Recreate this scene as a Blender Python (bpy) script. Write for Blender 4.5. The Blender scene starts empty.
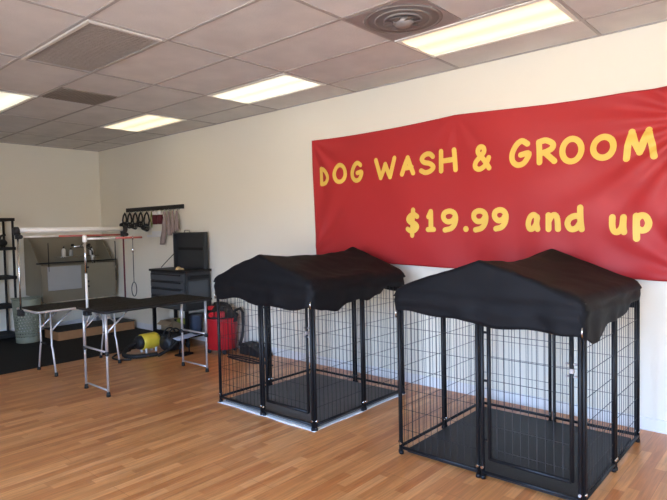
import bpy, math, random
from mathutils import Vector, Matrix, noise
random.seed(7)
PI = math.pi
COL = bpy.context.scene.collection
sc = bpy.context.scene

# ------------------------------------------------------------------ materials
def pmat(name, col, rough=.6, metal=0., spec=.5, bump=0., bscale=40., var=0., vscale=8., sheen=0., coat=0.):
    m = bpy.data.materials.new(name); m.use_nodes = True
    nt = m.node_tree; N = nt.nodes; L = nt.links
    b = N['Principled BSDF']
    b.inputs['Roughness'].default_value = rough
    b.inputs['Metallic'].default_value = metal
    b.inputs['Specular IOR Level'].default_value = spec
    b.inputs['Sheen Weight'].default_value = sheen
    b.inputs['Coat Weight'].default_value = coat
    tc = N.new('ShaderNodeTexCoord')
    nz = N.new('ShaderNodeTexNoise'); nz.inputs['Scale'].default_value = vscale; nz.inputs['Detail'].default_value = 3
    L.new(tc.outputs['Object'], nz.inputs['Vector'])
    mx = N.new('ShaderNodeMix'); mx.data_type = 'RGBA'
    c2 = [max(0, c * (1 - var)) for c in col]
    mx.inputs['A'].default_value = (*col, 1); mx.inputs['B'].default_value = (*c2, 1)
    L.new(nz.outputs['Fac'], mx.inputs['Factor']); L.new(mx.outputs['Result'], b.inputs['Base Color'])
    if bump:
        n2 = N.new('ShaderNodeTexNoise'); n2.inputs['Scale'].default_value = bscale; n2.inputs['Detail'].default_value = 4
        L.new(tc.outputs['Object'], n2.inputs['Vector'])
        bp = N.new('ShaderNodeBump'); bp.inputs['Strength'].default_value = bump; bp.inputs['Distance'].default_value = .01
        L.new(n2.outputs['Fac'], bp.inputs['Height']); L.new(bp.outputs['Normal'], b.inputs['Normal'])
    return m

def emat(name, col, s):
    m = bpy.data.materials.new(name); m.use_nodes = True
    b = m.node_tree.nodes['Principled BSDF']
    b.inputs['Base Color'].default_value = (.2, .2, .2, 1)
    b.inputs['Emission Color'].default_value = (*col, 1); b.inputs['Emission Strength'].default_value = s
    b.inputs['Roughness'].default_value = .4
    # two tubes glow behind the prismatic cover
    N = m.node_tree.nodes; L = m.node_tree.links
    tc = N.new('ShaderNodeTexCoord'); sp = N.new('ShaderNodeSeparateXYZ'); L.new(tc.outputs['Object'], sp.inputs[0])
    a = N.new('ShaderNodeMath'); a.operation = 'MULTIPLY'; a.inputs[1].default_value = 2 * PI / .26; L.new(sp.outputs['Y'], a.inputs[0])
    c = N.new('ShaderNodeMath'); c.operation = 'COSINE'; L.new(a.outputs[0], c.inputs[0])
    d = N.new('ShaderNodeMath'); d.operation = 'MULTIPLY_ADD'; d.inputs[1].default_value = -.20 * s; d.inputs[2].default_value = s; L.new(c.outputs[0], d.inputs[0])
    L.new(d.outputs[0], b.inputs['Emission Strength'])
    return m

def floor_mat():
    m = bpy.data.materials.new('oak_laminate'); m.use_nodes = True
    nt = m.node_tree; N = nt.nodes; L = nt.links; b = N['Principled BSDF']
    g = N.new('ShaderNodeNewGeometry'); mp = N.new('ShaderNodeMapping')
    mp.inputs['Rotation'].default_value = (0, 0, PI / 2)
    L.new(g.outputs['Position'], mp.inputs['Vector'])
    br = N.new('ShaderNodeTexBrick')
    br.inputs['Scale'].default_value = 1; br.inputs['Brick Width'].default_value = .55
    br.inputs['Row Height'].default_value = .066; br.inputs['Mortar Size'].default_value = .0
    br.offset = .37; br.offset_frequency = 3; br.squash = 1.3; br.squash_frequency = 2
    br.inputs['Color1'].default_value = (0, 0, 0, 1); br.inputs['Color2'].default_value = (1, 1, 1, 1)
    br.inputs['Mortar'].default_value = (.3, .3, .3, 1)
    L.new(mp.outputs['Vector'], br.inputs['Vector'])
    cr = N.new('ShaderNodeValToRGB'); e = cr.color_ramp.elements
    e[0].position = 0; e[0].color = (.53, .180, .050, 1)
    e[1].position = 1; e[1].color = (.75, .345, .125, 1)
    x = e.new(.3); x.color = (.58, .225, .068, 1); x = e.new(.7); x.color = (.67, .285, .090, 1)
    L.new(br.outputs['Color'], cr.inputs['Fac'])
    # grain along the board
    ms = N.new('ShaderNodeMapping'); ms.inputs['Scale'].default_value = (60, 3.5, 1)
    L.new(g.outputs['Position'], ms.inputs['Vector'])
    nz = N.new('ShaderNodeTexNoise'); nz.inputs['Scale'].default_value = 1; nz.inputs['Detail'].default_value = 5
    nz.inputs['Distortion'].default_value = .6
    L.new(ms.outputs['Vector'], nz.inputs['Vector'])
    mr = N.new('ShaderNodeMapRange'); mr.inputs['From Min'].default_value = .3; mr.inputs['From Max'].default_value = .7
    mr.inputs['To Min'].default_value = .78; mr.inputs['To Max'].default_value = 1.14
    L.new(nz.outputs['Fac'], mr.inputs['Value'])
    mu = N.new('ShaderNodeMix'); mu.data_type = 'RGBA'; mu.blend_type = 'MULTIPLY'; mu.inputs['Factor'].default_value = 1
    L.new(cr.outputs['Color'], mu.inputs['A']); L.new(mr.outputs['Result'], mu.inputs['B'])
    # dark joints between the wide boards
    b2 = N.new('ShaderNodeTexBrick'); b2.inputs['Scale'].default_value = 1; b2.inputs['Brick Width'].default_value = 1.22
    b2.inputs['Row Height'].default_value = .198; b2.inputs['Mortar Size'].default_value = .0012
    b2.inputs['Color1'].default_value = (1, 1, 1, 1); b2.inputs['Color2'].default_value = (.9, .9, .9, 1)
    b2.inputs['Mortar'].default_value = (.45, .4, .35, 1)
    L.new(mp.outputs['Vector'], b2.inputs['Vector'])
    m2 = N.new('ShaderNodeMix'); m2.data_type = 'RGBA'; m2.blend_type = 'MULTIPLY'; m2.inputs['Factor'].default_value = .8
    L.new(mu.outputs['Result'], m2.inputs['A']); L.new(b2.outputs['Color'], m2.inputs['B'])
    L.new(m2.outputs['Result'], b.inputs['Base Color'])
    b.inputs['Roughness'].default_value = .30; b.inputs['Specular IOR Level'].default_value = .5
    bp = N.new('ShaderNodeBump'); bp.inputs['Strength'].default_value = .12; bp.inputs['Distance'].default_value = .002
    L.new(nz.outputs['Fac'], bp.inputs['Height']); L.new(bp.outputs['Normal'], b.inputs['Normal'])
    return m

def tile_mat():
    m = bpy.data.materials.new('mineral_ceiling_tile'); m.use_nodes = True
    nt = m.node_tree; N = nt.nodes; L = nt.links; b = N['Principled BSDF']
    g = N.new('ShaderNodeNewGeometry')
    mp = N.new('ShaderNodeMapping'); mp.inputs['Location'].default_value = (-2.231 + 1.22 * 4, .456 + .61 * 20, 0)
    L.new(g.outputs['Position'], mp.inputs['Vector'])
    br = N.new('ShaderNodeTexBrick'); br.offset = 0; br.inputs['Scale'].default_value = 1
    br.inputs['Brick Width'].default_value = 1.22; br.inputs['Row Height'].default_value = .61
    br.inputs['Mortar Size'].default_value = 0
    br.inputs['Color1'].default_value = (.66, .625, .58, 1); br.inputs['Color2'].default_value = (.72, .685, .64, 1)
    L.new(mp.outputs['Vector'], br.inputs['Vector'])
    nz = N.new('ShaderNodeTexNoise'); nz.inputs['Scale'].default_value = 3.5; nz.inputs['Detail'].default_value = 6
    L.new(g.outputs['Position'], nz.inputs['Vector'])
    mr = N.new('ShaderNodeMapRange'); mr.inputs['From Min'].default_value = .3; mr.inputs['From Max'].default_value = .7
    mr.inputs['To Min'].default_value = .9; mr.inputs['To Max'].default_value = 1.05
    L.new(nz.outputs['Fac'], mr.inputs['Value'])
    mu = N.new('ShaderNodeMix'); mu.data_type = 'RGBA'; mu.blend_type = 'MULTIPLY'; mu.inputs['Factor'].default_value = 1
    L.new(br.outputs['Color'], mu.inputs['A']); L.new(mr.outputs['Result'], mu.inputs['B'])
    L.new(mu.outputs['Result'], b.inputs['Base Color'])
    b.inputs['Roughness'].default_value = .9
    n2 = N.new('ShaderNodeTexNoise'); n2.inputs['Scale'].default_value = 60; n2.inputs['Detail'].default_value = 4
    L.new(g.outputs['Position'], n2.inputs['Vector'])
    bp = N.new('ShaderNodeBump'); bp.inputs['Strength'].default_value = .35; bp.inputs['Distance'].default_value = .006
    L.new(n2.outputs['Fac'], bp.inputs['Height']); L.new(bp.outputs['Normal'], b.inputs['Normal'])
    return m

M = dict(
    floor=floor_mat(), tile=tile_mat(),
    wall=pmat('painted_wall', (.85, .80, .665), .75, bump=.12, bscale=90, var=.04, vscale=1.5),
    base=pmat('baseboard_white', (.82, .80, .76), .45, var=.03),
    grid=pmat('ceiling_grid_metal', (.42, .38, .345), .5, var=.08),
    gridw=pmat('bright_grid_lip', (.66, .62, .56), .5),
    grille=pmat('dusty_grille', (.36, .315, .27), .8, bump=.5, bscale=120, var=.25, vscale=25),
    grille2=pmat('dark_grille_slats', (.30, .25, .20), .7, var=.3, vscale=30),
    vent=pmat('grey_vent_metal', (.38, .35, .33), .5, metal=.2, var=.25, vscale=9),
    ventring=pmat('dull_vent_ring', (.26, .235, .215), .6, var=.2),
    ventdark=pmat('vent_dark_grey', (.20, .18, .17), .6, var=.2),  # darker grey-brown metal of the diffuser disc and blades
    lamp_w=emat('lit_diffuser_warm', (1, .84, .56), 1.15),
    lamp_c=emat('lit_diffuser_white', (1, .95, .74), 1.1),
    red=pmat('red_polyester', (.47, .019, .021), .58, bump=.05, bscale=400, var=.14, vscale=1.3, sheen=.08),
    yellow=pmat('yellow_print', (.84, .56, .10), .55, var=.06),
    black=pmat('black_powder_coat', (.007, .007, .008), .5, spec=.3, var=.2),
    wire=pmat('black_wire', (.012, .012, .015), .45),
    canvas=pmat('black_canopy_cloth', (.0045, .0045, .0055), .7, spec=.22, bump=.15, bscale=26, var=.25, vscale=3),
    matb=pmat('black_plastic_mat', (.013, .014, .016), .5, bump=.1, bscale=150, var=.2),
    matg=pmat('charcoal_mat', (.13, .122, .113), .72, bump=.15, bscale=150, var=.2),
    white=pmat('white_plastic', (.80, .79, .76), .4, var=.04),
    cream=pmat('cream_enamel', (.83, .80, .72), .35, var=.03),
    pinkred=pmat('salmon_red_coating', (.50, .12, .085), .4, var=.15),
    chrome=pmat('chrome', (.62, .62, .60), .2, metal=1.),
    alu=pmat('satin_aluminium', (.66, .65, .63), .36, metal=.6, var=.1),
    steel=pmat('stainless_steel', (.31, .275, .20), .42, metal=.5, bump=.05, bscale=20, var=.18, vscale=4),
    steel2=pmat('light_steel_panel', (.42, .43, .42), .45, metal=.3, var=.08),
    tube=pmat('bright_tube_steel', (.72, .70, .66), .35, metal=.45),
    rubber=pmat('black_rubber', (.010, .010, .010), .6, var=.2),
    tabletop=pmat('black_ribbed_table_rubber', (.007, .005, .004), .6, spec=.22, bump=.4, bscale=120, var=.25),
    floormat=pmat('black_rubber_floor_mat', (.014, .014, .013), .7, spec=.22, bump=.4, bscale=200, var=.35, vscale=5),
    chest=pmat('black_tool_chest_paint', (.022, .025, .028), .38, var=.15),
    chest2=pmat('slate_grey_paint', (.060, .068, .074), .42, var=.12),
    redp=pmat('red_tub_plastic', (.50, .014, .022), .38, var=.08),
    yel=pmat('yellow_dryer_shell', (.80, .60, .05), .4, var=.15, vscale=30, bump=.2, bscale=60),
    sage=pmat('sage_green_plastic', (.25, .265, .19), .5, var=.08),
    ply=pmat('plywood', (.42, .20, .08), .6, bump=.1, bscale=30, var=.25, vscale=14),
    card=pmat('cardboard', (.36, .24, .13), .8, var=.15),
    darkred=pmat('dark_red_nylon', (.10, .008, .014), .7),
    towel=pmat('dusty_pink_cloth', (.34, .26, .235), .9, bump=.4, bscale=90, var=.25, vscale=14),
    green=pmat('green_yellow_plastic', (.22, .26, .03), .5, var=.2),
    blue=pmat('pale_blue_plastic', (.48, .56, .72), .45, var=.05),
    navy=pmat('slate_blue_plastic', (.07, .095, .14), .5, var=.15),
    tan=pmat('tan_plastic', (.55, .36, .16), .5),
    mull=pmat('aluminium_mullion', (.25, .24, .23), .4, metal=.7),
    pave=pmat('outdoor_paving', (.50, .43, .34), .9, var=.1),
)

# ------------------------------------------------------------------ mesh helpers
class MB:
    def __init__(s): s.v = []; s.f = []; s.smooth = []
    def add(s, vs, fs, sm=False):
        o = len(s.v); s.v += [tuple(v) for v in vs]
        for f in fs: s.f.append([i + o for i in f]); s.smooth.append(sm)
        return s
    def box(s, x0, x1, y0, y1, z0, z1):
        v = [(x, y, z) for z in (z0, z1) for y in (y0, y1) for x in (x0, x1)]
        return s.add(v, [(0, 2, 3, 1), (4, 5, 7, 6), (0, 1, 5, 4), (2, 6, 7, 3), (0, 4, 6, 2), (1, 3, 7, 5)])
    def rbox(s, x0, x1, y0, y1, z0, z1, r=.01, n=3):
        # box with rounded vertical edges and small chamfer top and bottom
        r = min(r, (x1 - x0) / 2.01, (y1 - y0) / 2.01)
        ring = []
        for cx, cy, a0 in ((x1 - r, y1 - r, 0), (x0 + r, y1 - r, PI / 2), (x0 + r, y0 + r, PI), (x1 - r, y0 + r, 1.5 * PI)):
            for k in range(n + 1):
                a = a0 + k * PI / 2 / n; ring.append((cx, cy, math.cos(a), math.sin(a)))
        c = min(r * .35, (z1 - z0) / 3); lv = [(z0, r - c), (z0 + c, r), (z1 - c, r), (z1, r - c)]
        vs = [(cx + ca * q, cy + sa * q, z) for z, q in lv for cx, cy, ca, sa in ring]
        k = len(ring); fs = []
        for j in range(3):
            for i in range(k): fs.append((j * k + i, j * k + (i + 1) % k, (j + 1) * k + (i + 1) % k, (j + 1) * k + i))
        fs.append(tuple(reversed(range(k)))); fs.append(tuple(range(3 * k, 4 * k)))
        return s.add(vs, fs)
    def tube(s, pts, r, n=8, closed=False, caps=True, rs=None):
        P = [Vector(p) for p in pts]; k = len(P); vs = []; fs = []
        up = None
        for i, p in enumerate(P):
            if closed: t = P[(i + 1) % k] - P[i - 1]
            else: t = P[min(i + 1, k - 1)] - P[max(i - 1, 0)]
            if t.length < 1e-9: t = Vector((0, 0, 1))
            t.normalize()
            if up is None:
                up = Vector((0, 0, 1)) if abs(t.z) < .9 else Vector((1, 0, 0))
            a = (up - t * up.dot(t))
            if a.length < 1e-6: a = t.orthogonal()
            a.normalize(); b = t.cross(a); up = a
            rr = rs[i] if rs else r
            for j in range(n):
                th = 2 * PI * (j + .5) / n; vs.append(p + (a * math.cos(th) + b * math.sin(th)) * rr)
        m = k if closed else k - 1
        for i in range(m):
            for j in range(n):
                i2 = (i + 1) % k
                fs.append((i * n + j, i * n + (j + 1) % n, i2 * n + (j + 1) % n, i2 * n + j))
        s.add(vs, fs, n > 5)
        if caps and not closed:
            o = len(s.v) - len(vs)
            s.f.append([o + j for j in reversed(range(n))]); s.smooth.append(False)
            s.f.append([o + (k - 1) * n + j for j in range(n)]); s.smooth.append(False)
        return s
    def lathe(s, prof, c=(0, 0, 0), axis='z', n=24, caps=True):
        vs = []; fs = []
        for r, h in prof:
            for j in range(n):
                a = 2 * PI * j / n; x, y = r * math.cos(a), r * math.sin(a)
                if axis == 'z': q = (x, y, h)
                elif axis == 'y': q = (x, h, -y)
                else: q = (h, x, y)
                vs.append((q[0] + c[0], q[1] + c[1], q[2] + c[2]))
        for i in range(len(prof) - 1):
            for j in range(n): fs.append((i * n + j, i * n + (j + 1) % n, (i + 1) * n + (j + 1) % n, (i + 1) * n + j))
        s.add(vs, fs, True)
        if caps:
            o = len(s.v) - len(vs)
            s.f.append([o + j for j in reversed(range(n))]); s.smooth.append(False)
            s.f.append([o + (len(prof) - 1) * n + j for j in range(n)]); s.smooth.append(False)
        return s
    def grid(s, fn, nu, nv, sm=True, flip=False):
        vs = [fn(i / nu, j / nv) for j in range(nv + 1) for i in range(nu + 1)]
        w = nu + 1; fs = []
        for j in range(nv):
            for i in range(nu):
                q = (j * w + i, j * w + i + 1, (j + 1) * w + i + 1, (j + 1) * w + i)
                fs.append(tuple(reversed(q)) if flip else q)
        return s.add(vs, fs, sm)
    def build(s, name, mat, parent=None, loc=None, bevel=0, solid=0):
        me = bpy.data.meshes.new(name); me.from_pydata(s.v, [], s.f); me.update()
        me.polygons.foreach_set('use_smooth', s.smooth)
        me.materials.append(mat)
        o = bpy.data.objects.new(name, me); COL.objects.link(o)
        if parent: o.parent = parent
        if loc: o.location = loc
        if solid:
            md = o.modifiers.new('thick', 'SOLIDIFY'); md.thickness = solid; md.offset = 0
        if bevel:
            md = o.modifiers.new('bevel', 'BEVEL'); md.width = bevel; md.segments = 2; md.limit_method = 'ANGLE'
        return o

def tag(o, label, cat, group=None, kind=None):
    if label: o['label'] = label
    if cat: o['category'] = cat
    if group: o['group'] = group
    if kind: o['kind'] = kind
    return o
def thing(name, label, cat, loc=(0, 0, 0), rz=0, group=None):
    o = bpy.data.objects.new(name, None); COL.objects.link(o); o.location = loc; o.rotation_euler = (0, 0, rz)
    o.empty_display_size = .1
    return tag(o, label, cat, group)
def struct(name, mb, mat, bevel=0):
    o = mb.build(name, mat, bevel=bevel); o['kind'] = 'structure'; return o
def copy_tree(o, parent=None):
    c = o.copy(); COL.objects.link(c); c.parent = parent
    for ch in [q for q in bpy.data.objects if q.parent == o and q != c]: copy_tree(ch, c)
    return c
def arc(c, r, a0, a1, n, plane='xz'):
    out = []
    for i in range(n + 1):
        a = a0 + (a1 - a0) * i / n; u, w = r * math.cos(a), r * math.sin(a)
        out.append({'xz': (c[0] + u, c[1], c[2] + w), 'yz': (c[0], c[1] + u, c[2] + w), 'xy': (c[0] + u, c[1] + w, c[2])}[plane])
    return out

# ------------------------------------------------------------------ room
H = 3.034; XR = 12.6; YF = -6.9
struct('floor', MB().box(-.15, XR + .15, YF - .15, .15, -.1, 0), M['floor'])
struct('ceiling', MB().box(-.15, XR + .15, YF - .15, .15, H, H + .1), M['tile'])
struct('wall_back', MB().box(-.15, XR + .15, 0, .15, 0, H), M['wall'])
struct('wall_left', MB().box(-.15, 0, YF, 0, 0, H), M['wall'])
struct('wall_right', MB().box(XR, XR + .15, YF, 0, 0, H), M['wall'])
# shopfront with its window openings, behind the camera
WX0, WX1, WT = 6.7, 12.3, 2.62
b = MB(); b.box(-.15, XR + .15, YF - .15, YF, WT, H); b.box(-.15, XR + .15, YF - .15, YF, 0, .12)
b.box(-.15, WX0, YF - .15, YF, .12, WT); b.box(WX1, XR + .15, YF - .15, YF, .12, WT)
struct('wall_front', b, M['wall'])
b = MB()
for x in (WX0 + .025, 9.0, 10.6, WX1 - .025): b.box(x - .025, x + .025, YF - .09, YF - .03, .12, WT)
b.box(WX0, WX1, YF - .09, YF - .03, .12, .17); b.box(WX0, WX1, YF - .09, YF - .03, WT - .05, WT)
struct('window_1', b, M['mull'])
struct('outdoor_ground', MB().box(-8, XR + 12, YF - 16, YF - .15, -.1, -.02), M['pave'])  # unseen outdoor paving, bounces warm daylight in through the shopfront
b = MB(); b.box(0.012, XR, -.012, 0, 0, .095); b.box(.012, XR, -.017, 0, 0, .012); struct('baseboard_back', b, M['base'])
b = MB(); b.box(0, .012, YF, 0, 0, .095); struct('baseboard_left', b, M['base'])

# ceiling grid (T bars) and wall angle
gx = [2.231 + 1.22 * k for k in range(-1, 9)]; gy = [-.456 - .61 * k for k in range(0, 12)]
b = MB()
for x in gx:
    if 0 < x < XR: b.box(x - .012, x + .012, YF, 0, H - .006, H)
for y in gy:
    if y > YF: b.box(0, XR, y - .012, y + .012, H - .0065, H)
b.box(0, XR, -.02, 0, H - .008, H); b.box(0, .02, YF, 0, H - .008, H)
struct('trim_1', b, M['grid'])

def ceiling_light(x0, y0, label, mat):
    t = thing('ceiling_light', label, 'ceiling light', (x0 + .61, y0 - .305, H), 0, 'ceiling troffer lights')
    f = MB(); a, c = .598, .292; i, j = .570, .258
    z0, z1 = -.014, 0
    f.box(-a, a, j, c, z0, z1); f.box(-a, a, -c, -j, z0, z1); f.box(-a, -i, -j, j, z0, z1); f.box(i, a, -j, j, z0, z1)
    f.build('frame', M['cream'], t)
    d = MB()
    def fn(u, v):
        y = -j + 2 * j * v
        return (-i + 2 * i * u, y, -.004 - .009 * abs(math.sin(PI * 2 * v)) ** .8)
    d.grid(fn, 2, 24, flip=True)
    d.build('diffuser', mat, t)
    return t
ceiling_light(gx[1], gy[0], 'small lit ceiling light panel furthest back, nearest the corner of the room', M['lamp_w'])
ceiling_light(gx[3], gy[0], 'lit white ceiling light panel above the left end of the red banner', M['lamp_c'])
ceiling_light(gx[5], gy[0], 'large warm lit ceiling light panel nearest, touching the round air vent', M['lamp_w'])
ceiling_light(gx[1], gy[3], 'lit ceiling light panel cut by the left edge, beside the small dark vent', M['lamp_c'])
for kx, ky in ((4, 5), (6, 5), (2, 7), (4, 8), (6, 8), (7, 0), (7, 3)):  # unseen panels, added to help light the room
    ceiling_light(gx[kx], gy[ky], 'unseen ceiling light panel added to light the near part of the shop', M['lamp_w'])

# big return air grille (one full tile)
t = thing('return_air_grille', 'large dark brown return air grille filling a whole ceiling tile', 'vent', (gx[3] + .61, gy[3] - .305, H))
f = MB(); a, c = .60, .295; i, j = .575, .27
f.box(-a, a, j, c, -.018, 0); f.box(-a, -i, -j, j, -.018, 0)
f.build('frame', M['grid'], t)
f = MB(); f.box(-a, a, -c, -j, -.020, 0); f.box(i, a, -j, j, -.020, 0); w = f.build('frame', M['gridw'], t); w['label'] = 'pale metal edge of the grille frame'
f = MB(); f.box(-i, i, -j, j, -.006, 0)
for k in range(34):
    x = -i + 2 * i * (k + .5) / 34; f.box(x - .004, x + .004, -j, j, -.011, -.005)
f.build('screen', M['grille'], t)
# small dark vent (half a tile)
t = thing('ceiling_vent', 'small square dark slatted vent behind the big return air grille', 'vent', (gx[2] + .27, gy[2] - .305, H))
f = MB(); f.box(-.26, .26, -.285, .285, -.008, 0); f.build('backing', M['grille'], t)
f = MB()
for k in range(18):
    y = -.27 + .54 * k / 17; f.box(-.25, .25, y - .005, y + .006, -.016, -.007)
f.build('slats', M['grille2'], t)
# round diffuser (half a tile)
t = thing('round_air_diffuser', 'square grey ceiling vent with round fan-like air diffuser beside the nearest light', 'vent', (gx[5] + .305, gy[1] - .305, H))
f = MB(); f.box(-.295, .295, -.29, .29, -.008, 0); f.build('plate', M['vent'], t)
f = MB()
for k, r in enumerate((.265, .20, .135)):
    f.lathe([(r, -.008), (r + .002, -.013 - .002 * k), (r - .012, -.016 - .003 * k), (r - .02, -.008)], n=36, caps=False)
f.build('ring', M['ventring'], t)
MB().lathe([(.275, -.0081), (.272, -.0105), (.02, -.0105)], n=36).build('disc', M['ventdark'], t)
f = MB(); f.lathe([(.07, -.008), (.075, -.03), (.05, -.052), (.01, -.056)], n=20); f.build('hub', M['vent'], t)
for k in range(7):
    a = 2 * PI * k / 7 + .3; ca, sa = math.cos(a), math.sin(a)
    f = MB()
    pts = [(.07 * ca - .015 * sa, .07 * sa + .015 * ca, -.03), (.12 * ca - .05 * sa, .12 * sa + .05 * ca, -.034), (.14 * ca + .02 * sa, .14 * sa - .02 * ca, -.040), (.07 * ca + .02 * sa, .07 * sa - .02 * ca, -.04)]
    f.add(pts, [(0, 1, 2, 3)]); f.build('blade', M['ventdark'], t, solid=.004)

# ------------------------------------------------------------------ banner with lettering
BX0, BX1 = 5.26, 9.02
def btop(x):
    t = (x - BX0) / (BX1 - BX0)
    if x < 7.09: s = (x - BX0) / (7.09 - BX0); return 2.584 + .018 * s - .022 * math.sin(PI * s)
    s = (x - 7.09) / (BX1 - 7.09); return 2.602 - .052 * s - .016 * math.sin(PI * s)
def bbot(x):
    s = (x - 5.29) / (BX1 - 5.29)
    return 1.287 - .15 * min(1, max(0, s)) ** .45
def bdisp(x, z):
    y = -.030 + .006 * math.sin(x * 5.1 + z * 1.7)
    # soft diagonal tension folds
    for cx, cz, k, amp, fall in ((BX0, 2.58, 11, .012, .9), (BX1, 2.30, 17, .016, 1.5), (7.09, 2.60, 9, .005, .7), (BX0, 1.29, 12, .012, .9), (BX1, 1.14, 13, .014, 1.2)):
        dx, dz = x - cx, z - cz; d = math.hypot(dx, dz) + 1e-4; a = math.atan2(dz, dx)
        y -= amp * math.sin(a * k) * math.exp(-d / fall) * min(1, d * 3)
    e = (z - 1.14); y -= .012 * math.exp(-e * 3.5) * math.sin(x * 13 + z * 5 + 2 * math.sin(x * 2.3))
    y -= .006 * noise.noise(Vector((x * 1.3 + z * 1.8, z * 1.2 - x * .9, 3))) 
    return min(y - .012, -.008)
root = thing('banner', 'long red cloth banner with yellow dog wash and groom lettering pinned across the wall', 'banner', (0, 0, 0))
b = MB()
def fn(u, v):
    xt = BX0 + (BX1 - BX0) * u; x = xt + .035 * (1 - v) * (1 - u)
    z = bbot(x) + (btop(xt) - bbot(x)) * v
    return (x, bdisp(x, z), z)
b.grid(fn, 220, 90)
b.build('cloth', M['red'], root, solid=.002)
GL = {
 'D': [[(.05, 0), (.02, 1)], [(.02, 1), (.45, .9), (.85, .62), (.98, .35), (.7, .08), (.3, 0), (.05, 0)]],
 'O': [[(.5 + .5 * math.cos(a * PI / 8 + .3), .5 + .5 * math.sin(a * PI / 8 + .3)) for a in range(17)]],
 'G': [[(.92, .86), (.62, 1), (.3, .85), (.05, .5), (.08, .18), (.38, 0), (.75, .08), (1, .45), (.55, .42)]],
 'W': [[(0, 1), (.14, .5), (.26, 0), (.42, .4), (.52, .72), (.62, .4), (.76, 0), (.88, .5), (1, 1)]],
 'A': [[(0, 0), (.25, .5), (.55, 1), (.75, .5), (1, .02)], [(.2, .36), (.86, .4)]],
 'S': [[(.95, .82), (.7, .98), (.35, .96), (.08, .76), (.25, .56), (.7, .46), (.98, .26), (.75, .06), (.35, 0), (.02, .12)]],
 'H': [[(.04, 1), (.02, 0)], [(.93, 1), (1, 0)], [(.03, .5), (.96, .53)]],
 '&': [[(1, .02), (.62, .42), (.25, .75), (.35, .98), (.62, .95), (.62, .72), (.1, .35), (.05, .1), (.35, 0), (.72, .15), (.98, .48)]],
 'R': [[(.08, 0), (.03, .95)], [(.03, .95), (.45, 1), (.85, .82), (.8, .6), (.4, .46), (.1, .42)], [(.35, .46), (.98, 0)]],
 'M': [[(0, 0), (.08, .5), (.2, 1), (.34, .55), (.48, .2), (.64, .6), (.8, 1), (.9, .5), (1, 0)]],
 '$': [[(.93, .74), (.65, .82), (.3, .78), (.1, .64), (.3, .52), (.7, .47), (.93, .34), (.7, .2), (.35, .17), (.05, .25)], [(.56, 1), (.46, 0)]],
 '1': [[(.1, .72), (.5, 1), (.52, 0)], [(.0, 0), (1, 0)]],
 '9': [[(.95, .72), (.7, .48), (.3, .45), (.05, .65), (.12, .9), (.5, 1), (.85, .9), (.98, .65), (.88, .3), (.6, .08), (.15, 0)]],
 '.': [[(.48, .5), (.52, .5)]],
 'a': [[(.95, .75), (.6, 1), (.2, .85), (.0, .4), (.15, .05), (.5, .05), (.85, .4), (.92, .85)], [(.9, .85), (.88, .35), (1, 0)]],
 'n': [[(.02, 1), (.05, 0)], [(.05, .55), (.35, .92), (.7, .98), (.92, .7), (.97, 0)]],
 'd': [[(.92, .58), (.55, .62), (.15, .5), (.0, .25), (.2, .02), (.6, .05), (.92, .3)], [(.93, 1), (.93, .4), (.97, 0)]],
 'u': [[(.02, 1), (.03, .4), (.2, .05), (.55, .03), (.85, .35), (.93, .98)], [(.93, .98), (.93, .4), (1, 0)]],
 'p': [[(.04, .98), (.05, .5), (.08, 0)], [(.06, .8), (.35, .98), (.75, .95), (.98, .68), (.8, .42), (.45, .35), (.1, .45)]],
}
def smooth_line(pts, n=6):
    if len(pts) < 3: 
        (x0, z0), (x1, z1) = pts; return [(x0 + (x1 - x0) * i / 10, z0 + (z1 - z0) * i / 10) for i in range(11)]
    out = []
    P = [pts[0]] + list(pts) + [pts[-1]]
    for i in range(1, len(P) - 2):
        p0, p1, p2, p3 = P[i - 1:i + 3]
        for k in range(n):
            t = k / n
            out.append(tuple(.5 * (2 * p1[c] + (p2[c] - p0[c]) * t + (2 * p0[c] - 5 * p1[c] + 4 * p2[c] - p3[c]) * t * t + (3 * p1[c] - p0[c] - 3 * p2[c] + p3[c]) * t ** 3) for c in (0, 1)))
    out.append(pts[-1]); return out
def word(letters, w, name='lettering', lab=None):
    b = MB(); n = 0
    def P(x, z, lift): return (x, bdisp(x, z) - .003 - lift, z)
    for ch, x0, x1, z0, z1 in letters:
        r = w / 2
        if ch == '.': r = (x1 - x0) / 2
        for st in GL[ch]:
            n += 1; lift = .0003 * (n % 3)
            sharp = ch in 'WAHM1' 
            q = [(x0 + r + (x1 - x0 - 2 * r) * u, z0 + r + (z1 - z0 - 2 * r) * v) for u, v in (st if False else (smooth_line(st) if not sharp else sum([[(a[0] + (c[0] - a[0]) * i / 5, a[1] + (c[1] - a[1]) * i / 5) for i in range(5)] for a, c in zip(st, st[1:])], []) + [st[-1]]))]
            # ribbon
            L = []; R = []
            for i in range(len(q)):
                a = q[max(i - 1, 0)]; c = q[min(i + 1, len(q) - 1)]
                dx, dz = c[0] - a[0], c[1] - a[1]; d = math.hypot(dx, dz) or 1
                nx, nz = -dz / d * r, dx / d * r
                L.append((q[i][0] + nx, q[i][1] + nz)); R.append((q[i][0] - nx, q[i][1] - nz))
            vs = [P(*p, lift) for p in L] + [P(*p, lift) for p in R]; k = len(q)
            b.add(vs, [(i, k + i, k + i + 1, i + 1) for i in range(k - 1)])
            # round caps and joints
            js = [q[0], q[-1]] + ([p for p in q[5:-1:5]] if sharp else [])
            for m_, (cx, cz) in enumerate(js):
                vs = [P(cx + r * math.cos(a * PI / 8), cz + r * math.sin(a * PI / 8), lift + .0006 + .0001 * m_) for a in range(16)]
                vs.append(P(cx, cz, lift + .0006 + .0001 * m_))
                b.add(vs, [(a, (a + 1) % 16, 16) for a in range(16)])
    o = b.build(name, M['yellow'], root)
    if lab: o['label'] = lab
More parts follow.
